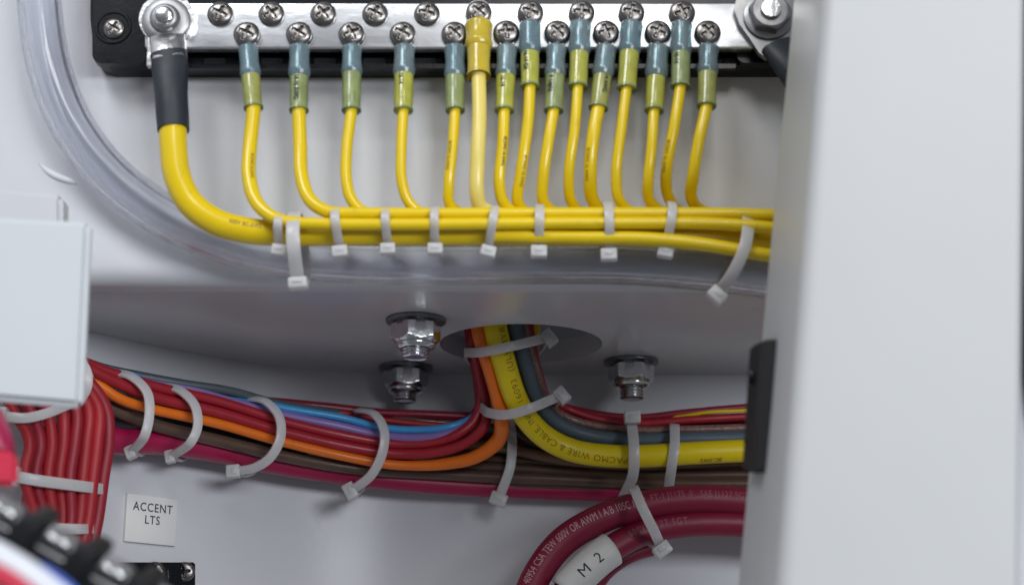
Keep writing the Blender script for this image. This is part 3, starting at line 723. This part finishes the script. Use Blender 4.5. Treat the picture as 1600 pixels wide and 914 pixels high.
hwire('dark_wire', [(560, 672, 5), (680, 680, 5), (800, 684, 6), (940, 690, 6), (1280, 688, 6)], 18, M['crimson'], 'dark crimson wire deep behind the bends of the coloured wires')
hwire('dark_wire', [(560, 728, 5), (700, 738, 5), (830, 742, 5), (1000, 746, 5), (1280, 744, 5)], 20, M['teal'], 'dark wire hidden behind the brown wires')
# five coloured wires that turn up into the hole
r_, pth_, _ = hwire('orange_wire', [(80, 560, 26), (140, 592, 30), (185, 622, 33), (230, 637, 33), (340, 662, 33), (440, 690, 32), (540, 713, 30), (620, 726, 29), (690, 725, 29), (745, 713, 31), (778, 688, 34), (784, 655, ('Y', 591)), (775, 610, ('Y', 585)), (762, 565, ('Y', 579)), (750, 525, ('Y', 575)), (745, 490, ('Y', 574)), (743, 430, ('Y', 574))], 14, M['orange'], 'orange wire curving from the harness up into the hole in the ledge', r=lambda t: 1.85 + 1.0 * min(1, max(0, (t - .58) / .14)))
hwire('red_wire', [(80, 545, 30), (140, 577, 33), (190, 601, 34), (240, 620, 34), (340, 644, 34), (440, 674, 33), (540, 697, 31), (620, 709, 30), (680, 706, 31), (730, 690, 33), (758, 662, 35), (758, 625, ('Y', 600)), (748, 580, ('Y', 594)), (740, 535, ('Y', 588)), (734, 490, ('Y', 587)), (734, 430, ('Y', 587))], 17, M['red'], 'red wire just above the orange one, turning up into the hole', group='red wires of the lower harness')
hwire('red_wire', [(80, 535, 28), (140, 570, 31), (190, 588, 33), (240, 604, 34), (340, 627, 34), (440, 657, 33), (540, 681, 31), (620, 694, 30), (675, 691, 31), (715, 678, 33), (742, 655, 33), (752, 622, ('Y', 600)), (748, 580, ('Y', 594)), (738, 535, ('Y', 588)), (734, 430, ('Y', 588))], 16, M['red'], 'red wire between the purple wire and the lower red wire, turning up at the hole', group='red wires of the lower harness')
hwire('purple_wire', [(80, 545, 20), (150, 574, 24), (230, 598, 27), (300, 610, 31), (340, 622, 32), (440, 648, 31), (530, 666, 30), (600, 681, 30), (660, 684, 31), (705, 676, 32), (738, 658, 31), (756, 622, ('Y', 605)), (752, 560, ('Y', 597)), (746, 430, ('Y', 592))], 15, M['purple'], 'purple wire directly under the light blue wire')
hwire('blue_wire', [(80, 542, 18), (150, 572, 20), (230, 592, 25), (300, 602, 28), (360, 616, 30), (440, 637, 30), (530, 652, 30), (600, 668, 31), (660, 671, 31), (705, 666, 32), (740, 651, 29), (762, 618, ('Y', 607)), (758, 560, ('Y', 600)), (752, 430, ('Y', 596))], 12, M['blue'], 'bright light blue wire along the top of the left harness')
# thin dark wires at the top of the left half
hwire('green_grey_wire', [(80, 545, 12), (160, 575, 14), (220, 588, 24), (280, 599, 30), (360, 611, 32), (430, 630, 28), (520, 645, 22), (600, 659, 20), (700, 668, 16), (780, 668, 14), (900, 668, 12)], 14, M['teal'], 'dark green grey wire on the very top of the left harness')
hwire('crimson_wire', [(330, 620, 14), (430, 628, 16), (520, 637, 19), (590, 645, 19), (660, 647, 18), (740, 650, 16), (840, 650, 16), (900, 652, 18), (1000, 664, 18), (1100, 660, 17), (1280, 652, 15)], 14, M['crimson'], 'crimson wire along the top right edge of the left harness')
hwire('red_wire', [(360, 622, 16), (450, 634, 19), (530, 644, 22), (600, 656, 22), (680, 664, 19), (760, 664, 15), (860, 662, 12)], 10, M['redb'], 'thin dull red wire between the crimson and the light blue wires', group='red wires of the lower harness')
hwire('brown_wire', [(540, 640, 13), (600, 650, 18), (650, 656, 19), (700, 660, 17), (760, 661, 14), (860, 658, 12)], 8, M['brown'], 'very thin brown wire above the light blue wire left of the hole run', group=BG)
for (dy, off) in ((0, 10), (10, 8), (20, 7)):
    hwire('dark_wire', [(300, 636 + dy, off), (440, 655 + dy, off), (590, 668 + dy, off), (760, 672 + dy, off), (900, 672 + dy, off)], 14, M['crimson'], 'dark crimson wire buried behind the coloured wires of the left harness', group='buried dark crimson wires')
for (dy, off) in ((0, 12), (14, 10), (27, 12)):
    hwire('dark_wire', [(110, 600 + dy, off), (180, 625 + dy, off), (260, 642 + dy, off), (360, 668 + dy, off), (480, 694 + dy, off)], 16, M['teal'], 'dark wire buried behind the reds and orange at the left end of the harness', group='buried dark wires')

# vertical run to the right
o_, ycab, yr = hwire('yellow_cable', [(771, 430, ('Y', 572)), (771, 490, ('Y', 572)), (777, 525, ('Y', 573)), (789, 570, ('Y', 577)), (803, 615, ('Y', 583)), (822, 652, ('Y', 590)), (852, 683, 38), (892, 703, 34), (940, 711, 32), (1000, 712, 31), (1080, 708, 31), (1160, 704, 30), (1290, 702, 30)], 36, M['yellow_big'], 'thick yellow cable with faded print dropping from the hole and turning right', 'cable', 24)
mb = MB(); s = 'PACMO WIRE & CABLE, INC.  16093  (UL) MYR 2/0'
rev = ycab[::-1]; s0 = arc_at(rev, (978, 712)); text_on_tube(ycab, yr, s, s0, 3.5, mb, bold=.8, phi=lambda t: .42 - .95 * min(1, t * 1.15), rev=True, sx=1.02, spacing=1.12)
mb.build('print', M['ink_brown'], o_, (Vector(o_.location) / MM)); mb = MB()
s1 = arc_at(rev, (1110, 706)); text_on_tube(ycab, yr, 'BC-5W2', s1 - 3, 2.6, mb, phi=.75, rev=True)
mb.build('print', M['ink_brown'], o_, (Vector(o_.location) / MM))
hwire('grey_cable', [(803, 430, ('Y', 575)), (803, 500, ('Y', 575)), (810, 530, ('Y', 578)), (821, 570, ('Y', 582)), (833, 610, ('Y', 589)), (852, 645, ('Y', 597)), (882, 668, 32), (925, 682, 28), (990, 688, 27), (1060, 687, 27), (1160, 684, 26), (1290, 680, 26)], 23, M['slate'], 'slate grey cable between the thick yellow cable and the copper-coloured wire', 'cable', 20)
hwire('copper_wire', [(818, 430, ('Y', 580)), (818, 500, ('Y', 580)), (826, 540, ('Y', 583)), (838, 580, ('Y', 587)), (848, 612, ('Y', 594)), (862, 636, ('Y', 602)), (895, 656, 27), (940, 667, 25), (1000, 673, 24), (1080, 671, 24), (1160, 669, 23), (1290, 665, 23)], 14, M['braid'], 'clear-jacketed wire showing copper strands above the slate grey cable')
hwire('red_wire', [(826, 430, ('Y', 584)), (827, 500, ('Y', 584)), (834, 550, ('Y', 588)), (845, 595, ('Y', 593)), (856, 622, ('Y', 600)), (885, 638, 26), (940, 655, 24), (1000, 661, 23), (1080, 656, 23), (1160, 651, 22), (1290, 646, 22)], 13, M['red'], 'red wire bending right out of the hole above the copper-coloured wire', group='red wires of the lower harness')
hwire('crimson_wire', [(822, 430, ('Y', 592)), (824, 520, ('Y', 594)), (838, 590, ('Y', 600)), (852, 622, ('Y', 606)), (878, 634, 21), (940, 648, 20), (1000, 652, 20), (1070, 645, 20), (1160, 637, 19), (1290, 628, 19)], 12, M['crimson'], 'crimson wire along the top edge of the right harness')
hwire('yellow_wire', [(838, 430, ('Y', 596)), (836, 530, ('Y', 598)), (845, 600, ('Y', 606)), (900, 655, 16), (1000, 658, 17), (1060, 651, 21), (1110, 644, 25), (1160, 641, 26), (1290, 634, 26)], 5, M['yellow'], 'very thin yellow wire between the crimson wires near the black catch')
hwire('olive_wire', [(843, 430, ('Y', 600)), (840, 530, ('Y', 602)), (846, 610, ('Y', 609)), (930, 662, 13), (1290, 655, 12)], 8, M['yellow'], 'second thin yellow wire at the right rear of the hole')
hwire('red_wire', [(728, 430, ('Y', 590)), (730, 500, ('Y', 590)), (737, 550, ('Y', 594)), (746, 600, ('Y', 601)), (745, 640, ('Y', 608)), (700, 668, 18), (600, 674, 14), (450, 650, 12)], 13, M['crimson'], 'crimson wire at the rear left of the hole run, behind the red wires')
for (x, d) in ((790, 592), (775, 596), (808, 598), (762, 604)):
    hwire('dark_wire', [(x, 430, ('Y', d)), (x + 3, 530, ('Y', d + 2)), (x + 22, 600, ('Y', d + 8)), (x + 50, 680, 16), (x + 120, 700, 10), (x + 300, 704, 9), (1290, 700, 9)], 12, M['brown'], 'brown wire hidden behind the cables that drop through the hole', group='hidden brown wires in the hole run')

# ------------------------------------------------------------------ ties of the lower harness
HG = 'cable ties around the lower harness'
def htie(pts, w, lab, depth_c=24, dr=3, head=None, **kw):
    pp = [PW(a, b, o) for a, b, o in pts]
    return cable_tie(pp, depth_c, dr, w, lab, head=PW(*head) if head else None, group=HG, **kw)
htie([(172, 581, 30), (205, 589, 36), (232, 615, 40), (236, 650, 41), (228, 683, 40), (206, 706, 24)], 3.4, 'curved cable tie nearest the left end of the coloured harness', hw=1.35, hl=1.0)
htie([(252, 603, 30), (280, 610, 36), (306, 635, 40), (311, 668, 41), (300, 693, 40), (268, 713, 22)], 3.4, 'second curved cable tie from the left on the coloured harness', hw=1.35, hl=1.0)
htie([(388, 622, 30), (415, 628, 36), (437, 652, 39), (440, 685, 40), (424, 716, 38), (398, 732, 33), (368, 736, 28)], 3.6, 'third curved cable tie from the left where the green grey wire ends', hw=1.3, hl=1.4)
htie([(558, 640, 28), (585, 648, 34), (601, 675, 37), (598, 710, 37), (581, 743, 35), (550, 766, 29)], 3.6, 'broad curved cable tie under the stacked pair of nuts')
htie([(797, 655, 20), (800, 690, 22), (797, 730, 23), (780, 777, 22)], 3.7, 'cable tie below the hole run, with its head at the bottom of the brown wires', depth_c=20, dr=1)
htie([(976, 772, 22), (989, 740, 34), (990, 700, 37), (987, 664, 32)], 4.0, 'cable tie with its square head on top, under the right-hand nut', head=(988, 655, 34), hw=1.55, hl=1.2, dr=2)
htie([(1054, 664, 28), (1053, 700, 34), (1048, 735, 32), (1044, 764, 22)], 3.8, 'cable tie between the square-headed tie and the black catch', head=(1050, 778, 12), dr=2)
def vtie(pts, w, lab, head, dc, dr, **kw):
    return cable_tie([P(a, b, c) for a, b, c in pts], dc, dr, w, lab, head=P(*head), group=HG, **kw)
vtie([(727, 551, 585), (752, 551, 572), (795, 543, 566), (832, 534, 570), (852, 528, 578)], 3.5, 'upper cable tie across the wires inside the hole', (856, 530, 576), 26, 1)
vtie([(752, 636, 598), (763, 645, 590), (795, 648, 582), (830, 638, 579), (858, 626, 584), (872, 620, 590)], 3.6, 'lower cable tie across the wires dropping out of the hole', (876, 620, 588), 26, 1)

# ------------------------------------------------------------------ red battery cables, lower right
o_, rc, rr = hwire('battery_cable', [(1300, 800, 34), (1165, 784, 36), (1075, 780, 38), (1000, 790, 40), (935, 812, 42), (880, 846, 42), (843, 892, 42), (818, 950, 42), (806, 1010, 42)], 46, M['cable_red'], 'outer thick dark red battery cable looping at lower right with pale lettering', 'cable', 30, 'dark red battery cables')
rv = rc[::-1]; mb = MB()
text_on_tube(rc, rr, '40954 CSA TEW 600V OR AWM I A/B 105C 100C', arc_at(rv, (822, 914)), 4.35, mb, phi=lambda t: .50 - .25 * t, rev=True, sx=.565, spacing=1.04, bold=1.0)
mb.build('print', M['ink_pink'], o_, Vector(o_.location) / MM)
mb = MB(); text_on_tube(rc, rr, 'FT-1 J1175 .0   SAE J1127 SGT', arc_at(rv, (1012, 784)), 3.6, mb, phi=.42, rev=True, sx=.78, bold=.8)
mb.build('worn_print', M['ink_dim'], o_, Vector(o_.location) / MM)
o_, rc2, rr2 = hwire('battery_cable', [(1300, 832, 32), (1165, 818, 34), (1080, 818, 36), (1010, 830, 38), (955, 858, 42), (915, 890, 44), (880, 930, 44), (850, 1000, 44)], 42, M['cable_red'], 'inner thick dark red battery cable carrying the white M 2 marker sleeve', 'cable', 30, 'dark red battery cables')
mb = MB(); text_on_tube(rc2, rr2, '600V J1127 SGT', arc_at(rc2[::-1], (980, 842)), 3.6, mb, phi=.3, rev=True, sx=.8, spacing=1.25); mb.build('worn_print', M['ink_dim'], o_, Vector(o_.location) / MM)
hwire('battery_cable', [(1040, 850, 16), (985, 866, 18), (945, 894, 20), (918, 940, 20), (905, 1000, 20)], 26, M['cable_red'], 'thinner dark red cable half hidden beneath the white marker sleeve', 'cable', 20, 'dark red battery cables')
# marker sleeve M 2 : slips over the cable, a thing that rides on it
sa, sb = arc_at(rc2, (957, 857)), arc_at(rc2, (868, 905))
sub = []; s = 0
for i, p in enumerate(rc2):
    if i: s += (p - rc2[i - 1]).length
    if sa - .5 <= s <= sb + 3.5: sub.append(p)
og = sub[len(sub) // 2]
TH = thing('marker_sleeve', og, 'white heat-shrink marker sleeve printed M 2 on the inner red battery cable', 'marker')
tube(sub, rr2 + 1.5, 36).build('sleeve', M['sleeve'], TH, og, smooth=180)
mb = MB(); srev = sub[::-1]; text_on_tube(sub, rr2 + 1.5, 'M 2', arc_at(srev, (893, 893)), 5.6, mb, phi=0.05, rev=True, sx=.95, spacing=1.3, rise=.08, bold=.25); mb.build('print', M['ink'], TH, og)
pp = [PW(990, 762, 50), PW(1003, 795, 52), PW(1018, 825, 50), PW(1030, 848, 44)]
cable_tie(pp, 26, 3, 3.7, 'cable tie strapping the two dark red battery cables together', head=PW(1033, 856, 44), group=HG)

# ------------------------------------------------------------------ red wires dropping at the left
RG = 'red wires dropping at the left edge'
ordn = ['rightmost', 'second from right', 'third from right', 'fourth from right', 'fifth from right', 'fifth from left', 'fourth from left', 'third from left', 'second from left', 'leftmost']
xt = [150, 139, 124, 106, 84, 60, 34, 8]; xm = [164, 147, 130, 112, 94, 76, 58, 40]; xl = [138, 124, 111, 98, 85, 70, 56, 42]
ordn = ['rightmost', 'second from right', 'third from right', 'fourth from right', 'fourth from left', 'third from left', 'second from left', 'leftmost']
for i in range(8):
    x0, x1, x2 = xt[i], xm[i], xl[i]
    off = 42 + (0, 3, 1, 4, 0.5, 3.5, 1, 3)[i]
    hwire('red_wire', [(x0 - 50, 560, off - 8), (x0 - 12, 598, off), (x0 + 15 - i * .6, 640, off + 2), (x1 + 5, 690, off + 2), (x1 - 3 + (i % 3), 745, off + 2), (x2 + 14 - i * .4, 810, off + 1), (x2, 880, off), (x2 - 8, 980, off)], (21, 20, 22, 19, 21, 18, 20, 17)[i], M['redb'] if i % 3 else M['redc'], 'red wire ' + ordn[i] + ' in the front layer of the vertical red bundle', group=RG, n=14, wob=.9)
bk_lab = ['crimson wire peeping out behind the right part of the vertical red bundle', 'crimson wire in the middle back layer of the vertical red bundle', 'crimson wire in the back layer showing through the left gaps of the red bundle', 'crimson wire at the far left back of the vertical red bundle']
for i in range(4):
    x = 120 - i * 28
    hwire('crimson_wire', [(x - 30, 560, 30), (x, 640, 34), (x + 14, 700, 34), (x + 10, 760, 34), (x - 6, 880, 33), (x - 14, 980, 33)], 20, M['crimson'], bk_lab[i], group='back layer of the vertical red bundle', n=12)
def ftie(pts, w, lab, **kw):
    return cable_tie([PW(a, b, o) for a, b, o in pts], 14, 1.5, w, lab, group='cable ties around the vertical red bundle', **kw)
ftie([(22, 744, 47), (60, 751, 52), (110, 758, 52), (160, 764, 46)], 3.6, 'level cable tie across the middle of the vertical red bundle', head_at='start')
ftie([(60, 822, 46), (100, 826, 50), (125, 827, 50), (146, 826, 44)], 3.2, 'short cable tie low on the vertical red bundle by the black terminal strip', head_at='start')
ftie([(4, 650, 48), (40, 654, 52), (75, 647, 52), (108, 632, 48)], 3.2, 'slanted cable tie just under the white box on the red bundle', head_at='start')
ftie([(118, 556, 46), (134, 580, 50), (136, 605, 50), (116, 636, 44)], 4.0, 'broad cable tie peeping out behind the corner of the white box', head_at='start')

# ------------------------------------------------------------------ ACCENT LTS label
c = PW(235, 812, .9)
def wall_frame(x, y):
    a, b = PW(x - 20, y, 0), PW(x + 20, y, 0); T = (b - a); T.z = 0; T.normalize(); return T, Vector((0, 0, 1)), T.cross(Vector((0, 0, 1)))
T, Z, Nn = wall_frame(235, 812)
rot = Matrix((T, Vector((-T.y * -1, T.x, 0)) if False else Vector((-T.y, T.x, 0)), Z)).transposed()
TH = thing('label_plate', c, 'small square light grey label plate reading ACCENT LTS on the wall', 'label')
k = mmpx(c); wl, hl = 92 * k, 72 * k * 1.04
mb = MB(); mb.box((0, 0, 0), (wl, 1.9, hl), rot, bev=.45); mb.build('plate', M['label'], TH, smooth=40)
n_out = Vector((T.y, -T.x, 0))
for (s, dz) in (('ACCENT', 2.9), ('LTS', -1.6)):
    V, F = text_mesh2d(s, 4.4, 1.14, .88, 'CENTER', .8); mb = MB()
    mb.add([n_out * 1.0 + T * (u + .2) + Z * (v + dz) for u, v in V], F); mb.build('print', M['ink'], TH)

# ------------------------------------------------------------------ small black terminal strip under the label
c = PW(225, 898, 3)
TH = thing('terminal_strip', c, 'small black terminal strip with round screws below the label plate', 'terminal strip')
og = c; fr = [PW(120, 878, 6), PW(305, 878, 6), PW(305, 960, 6), PW(120, 960, 6)]; bk = [PW(120, 878, .3), PW(305, 878, .3), PW(305, 960, .3), PW(120, 960, .3)]
mb = MB(); hexa(mb, fr, bk, .5); mb.build('base', M['blackp'], TH, og)
for x in (241, 288):
    p = PW(x, 893, 6.2); o = link('screw', scr, M['nut'], TH, (p - og) * MM); o.rotation_euler = (R(90), random.uniform(0, 3), 0); o.scale = (.86, .86, .86)
mb = MB(); mb.box(PW(262, 900, 7), (1.2, 2, 5), bev=.3); mb.build('barrier', M['blackp'], TH, og)

# ------------------------------------------------------------------ out-of-focus barrier block in the near lower left corner
D0 = 350
a, b = P(-60, 798, D0), P(262, 977, D0 + 4)
ax = (b - a).normalized(); up = Vector((0, -.35, 1)); up = (up - ax * up.dot(ax)).normalized(); fr_ = ax.cross(up).normalized()
if fr_.y > 0: fr_ = -fr_
rot = Matrix((ax, -fr_, up)).transposed()
TH = thing('barrier_block', (a + b) / 2, 'black barrier terminal block with bright screws, very blurred in the near lower left corner', 'terminal block'); og = (a + b) / 2
L = (b - a).length
mb = MB(); mb.box((a + b) / 2 - up * 2, (L, 12, 15), rot, bev=1.2); mb.build('base', M['blackm'], TH, og)
step = (P(100, 838, D0) - P(18, 792, D0)).length
p0 = P(18, 797, D0); u0 = (p0 - a).dot(ax)
for i in range(-1, 5):
    u = u0 + i * step
    if u < 0 or u > L: continue
    cc = a + ax * u + up * 1.0
    mb = MB(); mb.box(cc + ax * step * .5 + up * 1.5, (4.6, 15, 12), rot, bev=1.4); mb.build('barrier', M['blackm'], TH, og)
    nn = (fr_ + up * 1.1).normalized(); rot2 = Matrix((ax, up.cross(ax).cross(ax) * 0 + nn.cross(ax), nn)).transposed()
    pc = cc + up * 4.6 + fr_ * 3.4
    mb = MB(); mb.box(pc, (step * .5, 7, 1.0), rot2, bev=.3); mb.build('contact_plate', M['lug'], TH, og)
    for dxx in (-1.5, 1.5):
        mb = MB(); mb.lathe([(1.4, 0), (1.4, .5), (1.15, 1.1), (.7, 1.4), (.05, 1.5)], pc + ax * dxx + nn * .5, rot2, 20); mb.build('screw', M['nut'], TH, og, smooth=60)
# wires in front of the block, very near
for (pp, r, m, nm, lab) in (
    ([(-60, 840, 320), (20, 884, 318), (78, 924, 316), (130, 970, 316)], 3.1, 'white_wire', 'white_wire', 'blurred white wire crossing the lower left corner in front of the black block'),
    ([(-60, 862, 312), (0, 898, 310), (40, 930, 308), (80, 970, 308)], 2.4, 'white_wire', 'white_wire', 'second blurred white wire nearer the corner'),
    ([(-60, 872, 304), (5, 902, 302), (45, 930, 300), (80, 965, 300)], 2.0, 'rubber_red', 'red_wire', 'blurred red wire at the very lower left corner'),
    ([(64, 884, 317), (88, 899, 316), (112, 918, 316), (150, 960, 316)], .8, 'blue_wire', 'blue_wire', 'blurred thin blue wire beside the white wire in the lower left corner')):
    pth = spline([P(*q) for q in pp], 2); o = tube(pth, r, 16).build(nm, M[m], None, pth[len(pth) // 2], smooth=180); tag(o, lab, 'wire')
# red boot at the left edge
c = P(8, 725, 400); TH = thing('terminal_boot', c, 'bright red terminal boot cut by the left edge beside the red wires', 'connector'); og = c
mb = MB(); hexa(mb, [P(-40, 702, 398), P(27, 706, 398), P(28, 760, 398), P(-40, 757, 398)], [P(-40, 702, 410), P(27, 706, 410), P(28, 760, 410), P(-40, 757, 410)], 1.2); mb.build('boot', M['rubber_red'], TH, og)
mb = MB(); tube(spline([P(5, 712, 404), P(3, 690, 406), P(-12, 650, 412)], 1), 3.0, 16, mb=mb); mb.build('collar', M['magenta'], TH, og, smooth=180)
